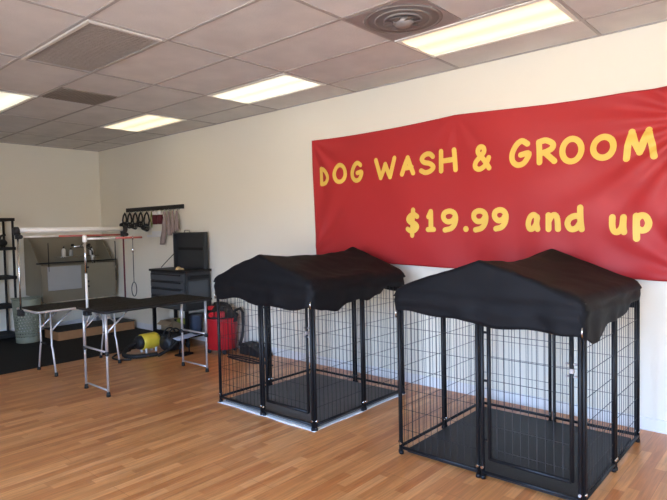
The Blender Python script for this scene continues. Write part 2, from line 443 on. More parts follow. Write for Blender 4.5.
T = [('D',5.361,5.516,2.057,2.277),('O',5.566,5.761,2.064,2.294),('G',5.807,5.996,2.063,2.293),('W',6.145,6.428,2.063,2.297),('A',6.467,6.643,2.079,2.284),('S',6.682,6.870,2.075,2.301),('H',6.900,7.100,2.076,2.307),('&',7.251,7.437,2.059,2.304),('G',7.598,7.798,2.062,2.310),('R',7.830,8.012,2.067,2.293),('O',8.021,8.217,2.052,2.281),('O',8.259,8.457,2.058,2.266),('M',8.496,8.731,2.033,2.278)]
U = [('$',6.523,6.697,1.468,1.767),('1',6.761,6.871,1.523,1.745),('9',6.919,7.105,1.516,1.742),('.',7.150,7.206,1.519,1.574),('9',7.231,7.407,1.513,1.734),('9',7.432,7.593,1.520,1.735),('a',7.741,7.872,1.512,1.681),('n',7.910,8.040,1.510,1.675),('d',8.066,8.223,1.506,1.727),('u',8.395,8.530,1.481,1.643),('p',8.561,8.695,1.430,1.652)]
word(T[:3], .047, lab='yellow word DOG'); word(T[3:7], .048, lab='yellow word WASH'); word(T[7:8], .046, lab='yellow ampersand'); word(T[8:], .048, lab='yellow word GROOM')
word(U[:6], .050, lab='yellow price $19.99'); word(U[6:9], .048, lab='yellow word and'); word(U[9:], .048, lab='yellow word up')
b = MB()
for x in (BX0 + .01, 7.09, BX1 - .02): b.lathe([(.012, -.045), (.012, -.03), (.004, -.028), (.004, -.001)], c=(x, 0, btop(x) - .012), axis='y', n=10)
b.build('pushpin', M['chrome'], root)

# ------------------------------------------------------------------ dog kennels
def kennel(x0, x1, y0, y1, label, matcol, seed, hf, hs):
    cx, cy = (x0 + x1) / 2, (y0 + y1) / 2; W, D = (x1 - x0), (y1 - y0); hw, hd = W / 2, D / 2
    root = thing('dog_kennel', label, 'dog kennel', (cx, cy, 0), 0, 'covered black wire dog kennels')
    HT = 1.14; r = .0125
    def panel(a, b_, is_door=False):
        # a, b_: 2D ends of the panel
        ax, ay = a; bx, by = b_; L = math.hypot(bx - ax, by - ay); ux, uy = (bx - ax) / L, (by - ay) / L
        def P(s, z, off=0): return (ax + ux * s - uy * off, ay + uy * s + ux * off, z)
        m = MB(); s0, s1 = .016, L - .016; zb, zt = .045, HT
        m.tube([P(s0, 0), P(s0, zt)], r, 8); m.tube([P(s1, 0), P(s1, zt)], r, 8)
        m.tube([P(s0, zb), P(s1, zb)], r * .9, 8); m.tube([P(s0, zt - r), P(s1, zt - r)], r * .9, 8)
        for s in (s0, s1): m.lathe([(.016, 0), (.016, .018), (r, .022)], c=P(s, 0), n=10)
        fr = m.build('door_surround' if is_door else 'panel', M['black'], root)
        w = MB(); wr = .0019
        lo, hi, a0, a1 = zb, zt - r, s0, s1
        if is_door:
            d = MB(); lo, hi, a0, a1 = .135, 1.01, s0 + .045, s1 - .045
            d.tube([P(a0, lo), P(a0, hi)], r, 8); d.tube([P(a1, lo), P(a1, hi)], r, 8)
            d.tube([P(a0, lo), P(a1, lo)], r, 8); d.tube([P(a0, hi), P(a1, hi)], r, 8)
            dr = d.build('door', M['black'], root); dr['label'] = 'gate framed in black tube with a slide latch'
            l = MB()
            for z in (.80, .73): l.tube([P(a1 - .03, z, 0), P(a1 + .035, z, .0)], .006, 6)
            l.box(*sorted((P(a1 - .006, 0)[0], P(a1 + .014, 0)[0])), P(a1, 0)[1] - .018, P(a1, 0)[1] + .010, .75, .775)
            l.build('latch', M['vent'], dr)
            hg = MB()
            for z in (.25, .62, .92): hg.tube([P(a0 - .03, z), P(a0, z)], .008, 6)
            hg.build('hinge', M['black'], dr)
            par = dr
        else: par = fr
        n = 11 if not is_door else 9
        for k in range(1, n + 1):
            s = a0 + (a1 - a0) * k / (n + 1); w.tube([P(s, lo), P(s, hi)], wr, 4, caps=False)
        z = hi - .10
        while z > lo + .04:
            w.tube([P(a0, z, .003), P(a1, z, .003)], wr, 4, caps=False); z -= .142
        w.build('wire_mesh', M['wire'], par)
        bo = MB()
        for z in (.075,):
            for s in (s0, s1): 
                c = P(s, z); 
                bo.lathe([(.009, -.016), (.009, .016)], c=c, axis='y' if abs(ux) > .5 else 'x', n=10)
        bo.build('bolt', M['chrome'], fr)
    m = .5
    g = .0
    panel((-hw, -hd), (0, -hd)); panel((0, -hd), (hw, -hd), True)
    panel((hw, -hd), (hw, 0)); panel((hw, 0), (hw, hd))
    panel((hw, hd), (0, hd)); panel((0, hd), (-hw, hd))
    panel((-hw, hd), (-hw, 0)); panel((-hw, 0), (-hw, -hd))
    # ridge support poles
    rp = MB()
    for y in (-hd + .03, hd - .03):
        rp.tube([(-hw + .02, y, HT - .02), (0, y, 1.335), (hw - .02, y, HT - .02)], .008, 6)
    rp.build('roof_pole', M['black'], root)
    if seed == 3: root.location.z = .007
    # canopy cloth
    ov = .019; ew, ed = hw + ov, hd + ov; eave = 1.165
    rnd = random.Random(seed); ph = [rnd.uniform(0, 6.28) for _ in range(12)]
    def nz(x, y, z, s): return noise.noise(Vector((x * s + seed, y * s, z * s)))
    def roof(x, y):
        tx = min(1, abs(x) / ew); ty = y / ed
        sag = .042 * (1 - min(1, abs(ty)) ** 2.5)
        rid = 1.372 - sag + (.016 if y > 0 else 0) * max(0, (abs(ty) - .8) / .2)
        z = rid + (eave - rid) * (tx ** 1.08)
        z -= .018 * math.sin(PI * tx) * (1 - .5 * abs(ty))
        # rounding over the eave
        q = max(0, (tx - .90) / .10); z -= .036 * q * q * q
        q = max(0, (abs(ty) - .93) / .07); z -= .022 * q * q * (1 - .5 * (1 - tx))
        z += .010 * nz(x, y, 0, 4) + .006 * nz(x, y, 1, 9)
        z += .008 * math.sin(9 * (x + .7 * y) + ph[0]) * math.sin(PI * tx)
        return z
    NX, NY = 56, 56
    c = MB()
    c.grid(lambda u, v: (-ew + 2 * ew * u, -ed + 2 * ed * v, roof(-ew + 2 * ew * u, -ed + 2 * ed * v)), NX, NY)
    per = []
    for i in range(NX): per.append((-ew + 2 * ew * i / NX, -ed, 0, -1))
    for i in range(NY): per.append((ew, -ed + 2 * ed * i / NY, 1, 0))
    for i in range(NX): per.append((ew - 2 * ew * i / NX, ed, 0, 1))
    for i in range(NY): per.append((-ew, ed - 2 * ed * i / NY, -1, 0))
    K = 14; rows = []
    for k in range(K + 1):
        t = k / K; row = []
        for (x, y, nx, ny) in per:
            zt = roof(x, y)
            if ny == -1: zb = hf((x + ew) / (2 * ew))
            elif nx == 1: zb = hs((y + ed) / (2 * ed))
            elif ny == 1: zb = .98 + .02 * math.sin(x * 9)
            else: zb = .985 + .02 * math.sin(y * 9 + 1)
            z = zt + (zb - zt) * t
            zz = max(0, 1.16 - z) / .2
            a = x if abs(ny) else y
            fold = (.008 * math.sin(a * 21 + ph[1]) + .005 * math.sin(a * 34 + ph[2] + z * 5)) * min(1, zz) * t
            hz = .010 * nz(x, y, z * 1.6, 5) + .008 * math.sin(z * 55 + 3 * nz(x, y, 0, 3) + a * 2) * math.exp(-((z - 1.10) / .07) ** 2)
            out = .010 * math.sin(PI * min(1, t)) + fold + hz * (1 if t > 0 else 0)
            out = out * min(1, k / 2) if t > 0 else 0
            out = max(out, .0)
            ox, oy = x + nx * out, y + ny * out
            # rounded corners
            rr = .05; dx, dy = ew - abs(ox), ed - abs(oy)
            if dx < rr and dy < rr and k > 0:
                sx, sy = math.copysign(1, x), math.copysign(1, y); vx, vy = rr - dx, rr - dy; d = math.hypot(vx, vy) or 1
                f = max(vx, vy) / d; ox = sx * (ew - rr + vx * f); oy = sy * (ed - rr + vy * f)
            row.append((ox, oy, z))
        rows.append(row)
    P_ = len(per); vs = [p for row in rows for p in row]
    fs = [(k * P_ + i, (k + 1) * P_ + i, (k + 1) * P_ + (i + 1) % P_, k * P_ + (i + 1) % P_) for k in range(K) for i in range(P_)]
    c.add(vs, fs, True)
    o = c.build('canopy', M['canvas'], root)
    wd = o.modifiers.new('weld', 'WELD'); wd.merge_threshold = .002
    sd = o.modifiers.new('thick', 'SOLIDIFY'); sd.thickness = .003; sd.offset = -1
    # clips holding the canopy to the corner posts
    cl = MB()
    for sx, sy in ((-1, -1), (1, -1), (1, 1)):
        cl.tube([(sx * hw, sy * (hd + .016), .955), (sx * (hw), sy * (hd + .02), .985), (sx * hw, sy * (hd + .016), 1.01)], .006, 6)
    cl.build('clip', M['chrome'], root)
    return root
W1 = lambda s: .955 + .018 * math.sin(s * 7) - .012 * math.sin(s * 17) - .01 * s
S1 = lambda s: .985 - .045 * math.cos(s * 2 * PI * 1.55 - 1.15) + .028 * s + .012 * math.sin(s * 29)
def S1(s):
    k = [(0, .955), (.10, .93), (.22, .905), (.34, .955), (.46, .97), (.54, .945), (.66, .985), (.78, 1.045), (.90, 1.02), (1, 1.03)]
    for (a, b1), (c, d) in zip(k, k[1:]):
        if s <= c:
            t = (s - a) / (c - a); t = t * t * (3 - 2 * t); return b1 + (d - b1) * t
    return k[-1][1]
def S2(s):
    k = [(0, .945), (.12, .90), (.20, .915), (.34, .975), (.55, .975), (.64, .985), (.76, 1.035), (.88, 1.04), (1, 1.06)]
    for (a, b1), (c, d) in zip(k, k[1:]):
        if s <= c:
            t = (s - a) / (c - a); t = t * t * (3 - 2 * t); return b1 + (d - b1) * t
    return k[-1][1]
W2 = lambda s: 1.0 - .05 * s + .008 * math.sin(s * 19) + .010 * math.sin(s * 8)
K1 = (5.490, 6.691, -1.600, -.358); K2 = (7.433, 8.656, -1.522, -.285)
kennel(*K1, 'farther black wire dog kennel with peaked cloth roof and charcoal floor mat', None, 3, W1, S1)
kennel(*K2, 'nearest black wire dog kennel with peaked cloth roof and solid black floor mat', None, 11, W2, S2)
def kmat(K, mat, label, liner):
    x0, x1, y0, y1 = K; t = thing('kennel_mat', label, 'mat', ((x0 + x1) / 2, (y0 + y1) / 2, 0), 0)
    hw, hd = (x1 - x0) / 2, (y1 - y0) / 2; e = .032
    m = MB(); m.rbox(-hw + e, hw - e, -hd + e, hd - e, .006, .026, .02); m.build('mat_top', mat, t)
    if liner:
        def fn(u, v):
            x = -hw - .006 + (2 * hw + .014) * u; y = -hd - .016 + (2 * hd + .018) * v
            ed = 1 if (u in (0, 1) or v in (0, 1)) else 0
            k = .006 * math.sin(x * 14 + y * 9) * ed
            if v == 0: y += k
            if u == 1: x += k
            return (x, y, .004)
        m = MB(); m.grid(fn, 40, 40); o = m.build('liner', M['white'], t, solid=.003); o['label'] = 'white sheet showing under the mat edge'
    return t
kmat(K1, M['matg'], 'charcoal grey mat over a white sheet inside the kennel nearer the red vacuum', True)
kmat(K2, M['matb'], 'plain black plastic mat covering the floor of the nearest kennel', False)

# ------------------------------------------------------------------ grooming tables
def table_top(hw, hl, z, root):
    m = MB(); m.rbox(-hw + .012, hw - .012, -hl + .012, hl - .012, z - .012, z + .008, .03); m.build('table_top', M['tabletop'], root)
    e = MB()
    prof = [(-hw, -hl), (hw, -hl), (hw, hl), (-hw, hl)]
    pts = []
    for (cx_, cy_, a0) in ((hw - .035, hl - .035, 0), (-hw + .035, hl - .035, PI / 2), (-hw + .035, -hl + .035, PI), (hw - .035, -hl + .035, 1.5 * PI)):
        pts += [(cx_ + .035 * math.cos(a0 + k * PI / 8), cy_ + .035 * math.sin(a0 + k * PI / 8), z - .008) for k in range(5)]
    e.tube(pts, .013, 8, closed=True)
    return e
# A: the far table with bent folding legs and an overhead bar
A = thing('grooming_table', 'far folding dog grooming table with bent steel legs and overhead white bar', 'grooming table', (3.04, -1.745, 0), 0, 'folding dog grooming tables')
zA, hwA, hlA = .745, .29, .61
e = table_top(hwA, hlA, zA, A); o = e.build('edge_trim', M['alu'], A); o['label'] = 'silver metal edge'
for sy in (-1, 1):
    ye = sy * .37 - .045
    for sx in (-1, 1):
        m = MB()
        m.tube([(sx * .15, ye, zA - .02), (sx * .15, ye, .33), (sx * .17, ye, .29), (sx * .235, ye, .03)], .0105, 8)
        lg = m.build('leg', M['tube'], A)
        m = MB(); m.lathe([(.012, .045), (.018, .04), (.02, .0)], c=(sx * .242, ye, 0), n=12); m.build('rubber_foot', M['rubber'], lg)
    m = MB(); m.tube([(-.15, ye, .335), (.15, ye, .335)], .009, 8); m.build('crossbar', M['black'], A)
    for sx in (-1, 1):
        m = MB(); m.tube([(sx * .15, ye, .50), (sx * .15, ye - sy * .24, zA - .03)], .010, 8); m.build('brace', M['alu'], A)
m = MB(); m.tube([(-.0, -.37, zA - .035), (-.0, .37, zA - .035)], .009, 6); m.build('rail', M['alu'], A)
for sy in (-1, 1):
    yp = -.635 if sy < 0 else .60
    m = MB(); m.tube([(-.09, yp, zA - .07), (-.09, yp, 1.60)], .010, 8)
    p = m.build('arm_post', M['chrome' if sy < 0 else 'darkred'], A)
    if sy < 0: p['label'] = 'chrome post'
    else: p['label'] = 'dark red post'
    m = MB(); m.rbox(-.13, -.05, yp - .03, yp + .03, zA - .07, zA + .0, .012)
    m.tube([(-.05, (yp + sy * .015), zA - .045), (.02, (yp + sy * .03), zA - .045)], .010, 6); m.lathe([(.02, 0), (.022, .015), (.02, .03)], c=(.03, (yp + sy * .03), zA - .06), n=10)
    m.build('table_clamp', M['rubber'], A)
    m = MB(); m.lathe([(.034, -.03), (.046, -.02), (.048, .02), (.034, .03)], c=(-.09, (yp + sy * .015), 1.62), axis='y', n=16)
    m.rbox(-.12, -.06, yp - .025, yp + .025, 1.53, 1.60, .012)
    m.tube([(-.09, yp, 1.555), (-.01, yp, 1.555)], .011, 6); m.lathe([(.02, -.012), (.024, 0), (.02, .012)], c=(.0, yp, 1.555), axis='x', n=10)
    m.build('corner_clamp', M['rubber'], A)
m = MB(); m.tube([(-.09, -.625, 1.628), (-.09, .59, 1.628)], .030, 14); m.build('overhead_bar', M['cream'], A)
m = MB(); m.tube([(-.09, -.61, 1.553), (-.09, -.20, 1.553)], .011, 8); m.build('lower_bar', M['cream'], A)['label'] = 'cream end of the thin lower bar'
m = MB(); m.tube([(-.09, -.20, 1.553), (-.09, .56, 1.553)], .012, 8); m.build('lower_bar', M['pinkred'], A)['label'] = 'salmon red part of the thin lower bar'

# B: the nearer, larger table with straight telescoping legs
B = thing('grooming_table', 'nearer long black grooming table on straight silver legs with one hanging arm', 'grooming table', (4.255, -1.59, 0), 0, 'folding dog grooming tables')
zB, hwB, hlB = .832, .310, .615
e = table_top(hwB, hlB, zB, B); o = e.build('edge_trim', M['rubber'], B)
m = MB()
for k in range(17):
    y = -hlB + .05 + (2 * hlB - .1) * k / 16; m.box(-hwB + .03, hwB - .03, y - .003, y + .003, zB + .0075, zB + .0105)
m.build('anti_slip_rib', M['tabletop'], B)
for sy in (-1, 1):
    ye = sy * .572
    for sx in (-1, 1):
        m = MB(); m.tube([(sx * .235, ye, zB - .02), (sx * .235, ye, .02)], .0115, 8)
        lg = m.build('leg', M['alu'], B)
        m = MB(); m.tube([(sx * .235, ye, zB - .02), (sx * .235, ye, .40)], .0145, 8); m.build('outer_tube', M['alu'], lg)
        m = MB(); m.lathe([(.017, .395), (.021, .40), (.021, .43), (.017, .435)], c=(sx * .235, ye, 0), n=12); m.build('lock_collar', M['rubber'], lg)
        m = MB(); m.lathe([(.014, .045), (.018, .03), (.021, 0)], c=(sx * .235, ye, 0), n=12); m.build('rubber_foot', M['rubber'], lg)
    m = MB(); m.tube([(-.235, ye, .06), (.235, ye, .06)], .009, 8); m.build('foot_rail', M['alu'], B)
    m = MB(); m.tube([(-.235, ye, .43), (.235, ye, .43)], .010, 8); m.build('crossbar', M['alu'], B)
    for sx in (-1, 1):
        if sy > 0: break
        m = MB(); m.tube([(sx * .235, ye, zB - .22), (sx * .10, ye - sy * .02, zB - .03)], .009, 6)
        if sy < 0: m.tube([(sx * .235, ye, zB - .22), (sx * .235, ye + .22, zB - .03)], .009, 6)
        m.build('brace', M['alu'], B)
m = MB(); m.tube([(-.10, -.593, zB + .0), (-.10, -.593, 1.18)], .0125, 8); p = m.build('arm_post', M['cream'], B); p['label'] = 'white lower half of the arm post'
m = MB(); m.tube([(-.10, -.593, 1.18), (-.10, -.593, 1.52)], .011, 8); m.build('arm_post', M['chrome'], B)['label'] = 'chrome upper half of the arm post'
m = MB(); m.lathe([(.018, 1.49), (.022, 1.50), (.022, 1.55), (.016, 1.56)], c=(-.10, -.593, 0), n=12); m.build('arm_cap', M['cream'], B)
m = MB(); m.tube([(-.10, -.593, 1.525), (-.10, -.28, 1.525)], .011, 8); m.build('arm_bar', M['cream'], B)['label'] = 'white part of the hanging arm'
m = MB(); m.tube([(-.10, -.28, 1.525), (-.10, .02, 1.525)], .012, 8); m.build('arm_bar', M['pinkred'], B)['label'] = 'salmon red end of the hanging arm'
m = MB(); m.rbox(-.14, -.06, -.625, -.565, zB - .07, zB - .028, .01); m.tube([(-.06, -.60, zB - .05), (.0, -.60, zB - .05)], .008, 6); m.build('table_clamp', M['rubber'], B)
# noose on the arm
m = MB(); nx, ny = 4.155, -1.675
m.tube([(nx, ny, 1.513), (nx, ny, 1.40)], .0035, 6)
lp = [(nx, ny + .028 * math.sin(2 * PI * k / 20) * (1 if k < 20 else 1), .975 - .075 * math.cos(2 * PI * k / 20 + PI)) for k in range(20)]
m.tube(lp, .0045, 6, closed=True); m.tube([(nx, ny, 1.05), (nx, ny, 1.40)], .0045, 6)
nt_ = thing('grooming_noose', 'thin black grooming noose hanging from the red end of the arm', 'grooming noose', (0, 0, 0))
m.build('cord', M['rubber'], nt_)
m = MB(); m.lathe([(.004, 1.365), (.012, 1.375), (.012, 1.41), (.004, 1.42)], c=(nx, ny, 0), n=10); m.tube(arc((nx, ny, 1.523), .018, 0, 2 * PI, 16, 'xz')[:-1], .0035, 6, closed=True)
m.build('clip', M['chrome'], nt_)

# ------------------------------------------------------------------ dog bath tub
tub = thing('dog_bath_tub', 'raised stainless steel dog washing tub with tall splash back in the corner', 'bath tub', (0, 0, 0))
ty0, ty1 = -1.30, -.12
m = MB(); m.box(.03, .05, ty0, ty1, .60, 1.54); m.build('backsplash', M['steel'], tub)
for nm, y in (('side_panel', ty0), ('side_panel', ty1)):
    m = MB(); th = .008
    out = [(.05, .60), (.68, .60), (.70, 1.10), (.60, 1.14), (.24, 1.52), (.05, 1.54)]
    vs = [(x, y - th, z) for x, z in out] + [(x, y + th, z) for x, z in out]; k = len(out)
    m.add(vs, [tuple(range(k)), tuple(reversed(range(k, 2 * k)))] + [(i, i + k, (i + 1) % k + k, (i + 1) % k) for i in range(k)])
    m.build(nm, M['steel'], tub)
m = MB(); m.box(.66, .69, ty0 + .01, ty1 - .01, .52, 1.09); m.build('front_panel', M['steel'], tub)
m = MB(); m.box(.69, .705, ty0 + .09, ty0 + .60, .70, 1.07); d = m.build('door', M['steel2'], tub); d['label'] = 'pale flat door panel in the tub front'
m = MB()
for z in (.72, .80, 1.03): m.rbox(.69, .715, ty0 + .70, ty0 + .725, z - .015, z + .015, .004)
m.build('latch', M['rubber'], tub)
m = MB(); m.tube([(.70, ty0 - .07, 1.13), (.70, ty1 + .02, 1.13)], .012, 8); m.build('rim_rail', M['black'], tub)
m = MB(); m.box(.05, .66, ty0 + .01, ty1 - .01, .60, .615); m.build('basin', M['steel'], tub)
for x in (.1, .62):
    for y in (ty0 + .06, ty1 - .06):
        m = MB(); m.tube([(x, y, 0), (x, y, .60)], .018, 8); lg = m.build('leg', M['alu'], tub)
        m = MB(); m.lathe([(.028, 0), (.028, .02), (.018, .03)], c=(x, y, 0), n=10); m.build('foot', M['rubber'], lg)
m = MB(); m.tube([(.70, ty0 + .11, 1.0), (.70, ty0 + .11, 1.44)], .007, 6); m.build('tether_post', M['black'], tub)
m = MB(); m.rbox(.05, .30, ty0 + .10, ty0 + .42, .50, .60, .02); m.build('drain_box', M['alu'], tub)
# faucet
m = MB(); m.tube([(.05, -.52, 1.36), (.12, -.52, 1.36)], .012, 8); m.tube([(.05, -.36, 1.36), (.12, -.36, 1.36)], .012, 8); m.tube([(.12, -.58, 1.36), (.12, -.30, 1.36)], .018, 10)
m.tube([(.12, -.44, 1.36), (.20, -.44, 1.40), (.25, -.44, 1.38), (.26, -.44, 1.33)], .011, 8)
fa = m.build('faucet', M['chrome'], tub)
m = MB()
for y in (-.58, -.30): m.lathe([(.022, -.02), (.026, 0), (.022, .02)], c=(.14, y, 1.385), n=10)
m.build('tap_handle', M['rubber'], fa)
# shelf on the splash back with bottles
sh = thing('bath_shelf', 'narrow wire shelf on the tub splash back near the corner', 'shelf', (0, 0, 0))
m = MB()
for x in (.06, .12, .19): m.tube([(x, -.85, 1.195 + .0), (x, -.16, 1.195)], .005, 6)
for k in range(9): m.tube([(.06, -.85 + .69 * k / 8, 1.195), (.19, -.85 + .69 * k / 8, 1.195)], .004, 4)
m.build('wire_rack', M['chrome'], sh)
def bottle(x, y, z, h, r, mat, label, cap='rubber'):
    t = thing('shampoo_bottle', label, 'bottle', (x, y, z), 0, 'bottles at the dog tub')
    m = MB(); m.lathe([(r * .9, 0), (r, .01), (r, h * .62), (r * .7, h * .74), (r * .3, h * .8)], n=14); m.build('bottle_body', M[mat], t)
    m = MB(); m.lathe([(r * .38, h * .8), (r * .38, h * .9), (r * .12, h * .92), (r * .12, h)], n=10); m.tube([(0, 0, h), (r * .9, 0, h * .98)], r * .14, 6); m.build('pump', M[cap], t)
bottle(.12, -.72, 1.201, .17, .032, 'cream', 'cream pump bottle on the bath shelf, first from the left')
bottle(.12, -.60, 1.201, .14, .030, 'steel2', 'grey pump bottle in the middle of the bath shelf')
bottle(.12, -.25, 1.201, .15, .032, 'white', 'white pump bottle on the bath shelf, closest to the corner', 'black')
# hoses
h = thing('shower_hose', 'thin black shower hose with grey spray head hanging at the tub', 'hose', (0, 0, 0))
m = MB(); m.tube([(.30, -.42, 1.34), (.42, -.42, 1.36), (.50, -.42, 1.28), (.52, -.42, .95), (.50, -.42, .72), (.44, -.36, .66), (.36, -.30, .70), (.33, -.28, .95), (.30, -.32, 1.28), (.27, -.38, 1.33)], .008, 8); m.build('tube', M['rubber'], h)
m = MB(); m.lathe([(.01, 1.10), (.018, 1.12), (.03, 1.20), (.028, 1.22)], c=(.52, -.42, 0), n=12); m.build('spray_head', M['alu'], h)
h = thing('hanging_strap', 'black strap with silver clip hanging at the right end of the tub', 'strap', (0, 0, 0))
m = MB(); m.tube([(.735, -.13, 1.44), (.735, -.13, .78)], .009, 6); m.build('webbing', M['rubber'], h)
m = MB(); m.lathe([(.012, .98), (.016, 1.0), (.012, 1.03)], c=(.735, -.13, 0), n=8); m.tube([(.70, -.13, 1.44), (.745, -.13, 1.44)], .006, 6); m.build('clip', M['chrome'], h)

# wooden platform with black top
t = thing('wooden_step', 'low plywood step with black rubber top in front of the tub', 'step', (1.0, -.71, 0))
m = MB(); m.box(-.25, .25, -.60, .60, 0, .135); m.build('plywood_box', M['ply'], t, bevel=.004)
m = MB(); m.box(-.255, .255, -.605, .605, .135, .148); m.build('rubber_top', M['rubber'], t)
# black rubber floor mat
fm = MB(); fm.rbox(.76, 2.70, YF + 2.9, -.30, .0, .006, .01); 
o = MB().rbox(1.27, 2.69, -4.6, -.03, 0, .007, .01).build('floor_mat', M['floormat']); tag(o, 'large black rubber floor mat spread under the tub and tool chest', 'mat')
o2 = MB().rbox(.02, 1.268, -4.6, -.03, 0, .007, .01)
me = o.data
b = MB(); b.rbox(.02, 2.69, -4.6, -.03, 0, .007, .01); nm = bpy.data.meshes.new('floor_mat'); nm.from_pydata(b.v, [], b.f); nm.materials.append(M['floormat']); o.data = nm

# laundry basket
t = thing('laundry_basket', 'sage green plastic laundry basket with holes, between the black shelf and the tables', 'basket', (.90, -1.60, .007)); t.scale = (.84, .84, .98)
n, K = 52, 30
def br(z): return .195 + .05 * z / .64
vs = []; fs = []
for k in range(K + 1):
    z = .64 * k / K
    for j in range(n):
        a = 2 * PI * (j + .5 * (k % 2)) / n; vs.append((br(z) * math.cos(a), br(z) * .92 * math.sin(a), z))
for k in range(K):
    for j in range(n):
        if 3 < k < 22 and k % 2 == 0 and (j + (k // 2)) % 2 == 0: continue
        o_ = 0 if k % 2 == 0 else 1
        fs.append((k * n + j, k * n + (j + 1) % n, (k + 1) * n + (j + 1) % n, (k + 1) * n + j))
m = MB(); m.add(vs, fs, True); m.add([(br(0) * math.cos(2 * PI * j / n), br(0) * .92 * math.sin(2 * PI * j / n), .004) for j in range(n)], [tuple(range(n))])
m.build('basket_body', M['sage'], t, solid=.004)
m = MB(); m.tube([(.25 * math.cos(2 * PI * j / n), .232 * math.sin(2 * PI * j / n), .64 + .02 * abs(math.sin(2 * PI * j / n)) ** 2) for j in range(n)], .012, 8, closed=True); m.build('rim', M['sage'], t)

# black plastic shelving unit, cut by the left edge
t = thing('shelving_unit', 'tall black plastic shelving unit at the left edge against the end wall', 'shelving', (.29, -2.03, .007))
for k in range(5):
    z = .03 + .438 * k; m = MB(); hx, hy = .22, .45
    for (a, b_, c, d) in ((-hx, hx, -hy, -hy + .03), (-hx, hx, hy - .03, hy), (-hx, -hx + .03, -hy, hy), (hx - .03, hx, -hy, hy)): m.box(a, b_, c, d, z, z + .045)
    for q in range(7): x = -hx + .055 + .055 * q; m.box(x - .010, x + .010, -hy + .03, hy - .03, z + .02, z + .04)
    m.build('shelf', M['rubber'], t)
for sx in (-1, 1):
    for sy in (-1, 1):
        m = MB(); m.lathe([(.020, 0), (.02, .02), (.017, .03)] + [(.017, 1.82)], c=(sx * .195, sy * .425, 0), n=10); m.build('post', M['rubber'], t)
t = thing('handheld_tool', 'black handheld tool lying on the second shelf from the top at the left edge', 'tool', (.30, -1.72, 1.397))
m = MB(); m.lathe([(.03, -.11), (.055, -.09), (.06, .02), (.045, .07), (.02, .09)], c=(0, 0, .062), axis='y', n=14); m.build('motor_body', M['rubber'], t)
m = MB(); m.tube([(0, -.02, .10), (.03, .0, .17), (.05, .06, .19)], .018, 8); m.build('handle', M['rubber'], t)

# ------------------------------------------------------------------ tool chest
t = thing('tool_chest', 'black rolling tool chest with its lid propped open beside the back wall', 'tool chest', (2.81, -.25, 0))
hx = .44; fy, ry = -.20, .21; z0, z1 = .50, 1.02
m = MB(); m.box(-hx, hx, fy + .01, ry, z0, z1); m.build('cabinet', M['chest'], t, bevel=.006)
m = MB(); m.rbox(-hx - .015, hx + .02, fy - .015, ry + .01, z1, z1 + .03, .01); m.build('top_tray', M['black'], t)
for k, (a, c) in enumerate(((.90, .995), (.80, .89), (.69, .79), (.52, .68))):
    m = MB(); m.box(-hx + .02, hx - .02, fy - .008, fy + .015, a, c); d = m.build('drawer', M['chest2'], t, bevel=.004)
    m = MB(); m.box(-hx + .06, hx - .1, fy - .022, fy - .006, c - .022, c - .006); m.build('handle', M['black'], d)
m = MB(); m.box(hx, hx + .012, fy + .05, ry - .05, .60, .90); d = m.build('side_panel', M['chest2'], t); d['label'] = 'slate grey side panel'
m = MB(); m.rbox(hx, hx + .03, fy + .05, ry - .04, .925, .975, .006); m.build('side_handle', M['black'], t)
m = MB()
def lid(u, v): return None
lx = -hx + .13
m.box(lx, hx, ry - .045, ry - .025, z1 + .03, z1 + .545); m.box(lx, lx + .02, ry - .10, ry - .045, z1 + .03, z1 + .545); m.box(hx - .02, hx, ry - .10, ry - .045, z1 + .03, z1 + .545); m.box(lx, hx, ry - .10, ry - .045, z1 + .525, z1 + .545)
l = m.build('lid', M['chest'], t, bevel=.004)
m = MB(); m.box(lx + .08, hx - .08, ry - .062, ry - .045, z1 + .29, z1 + .33); m.build('lid_rib', M['black'], l)
m = MB(); m.tube([(-.07, ry - .06, z1 + .545), (-.06, ry - .06, z1 + .575), (.06, ry - .06, z1 + .575), (.07, ry - .06, z1 + .545)], .006, 6); m.build('lid_handle', M['chrome'], l)
m = MB(); m.tube([(lx + .01, ry - .08, z1 + .25), (-hx + .05, fy + .15, z1 + .04)], .006, 6); m.build('lid_stay', M['black'], l)
for sx in (-1, 1):
    for y in (fy + .03, ry - .03):
        m = MB(); m.box(sx * (hx - .03) - .02, sx * (hx - .03) + .02, y - .02, y + .02, .085, z0); lg = m.build('leg', M['black'], t)
        m = MB(); m.lathe([(.036, -.014), (.04, -.01), (.04, .01), (.036, .014)], c=(sx * (hx - .03), y, .047), axis='y', n=16); m.build('caster', M['rubber'], lg)
m = MB(); m.box(-hx + .01, hx - .01, fy + .02, ry - .02, .13, .15); m.box(-hx + .01, hx - .01, fy + .012, fy + .022, .13, .18); m.box(hx - .02, hx - .01, fy + .02, ry - .02, .13, .18); m.build('bottom_tray', M['black'], t)
m = MB(); m.rbox(-hx - .10, -hx + .12, fy - .05, fy + .02, .485, .515, .012); m.tube([(-hx - .09, fy - .02, .50), (-hx - .09, fy + .3, .50), (-hx + .02, fy + .3, .50)], .012, 6); m.build('push_handle', M['rubber'], t)
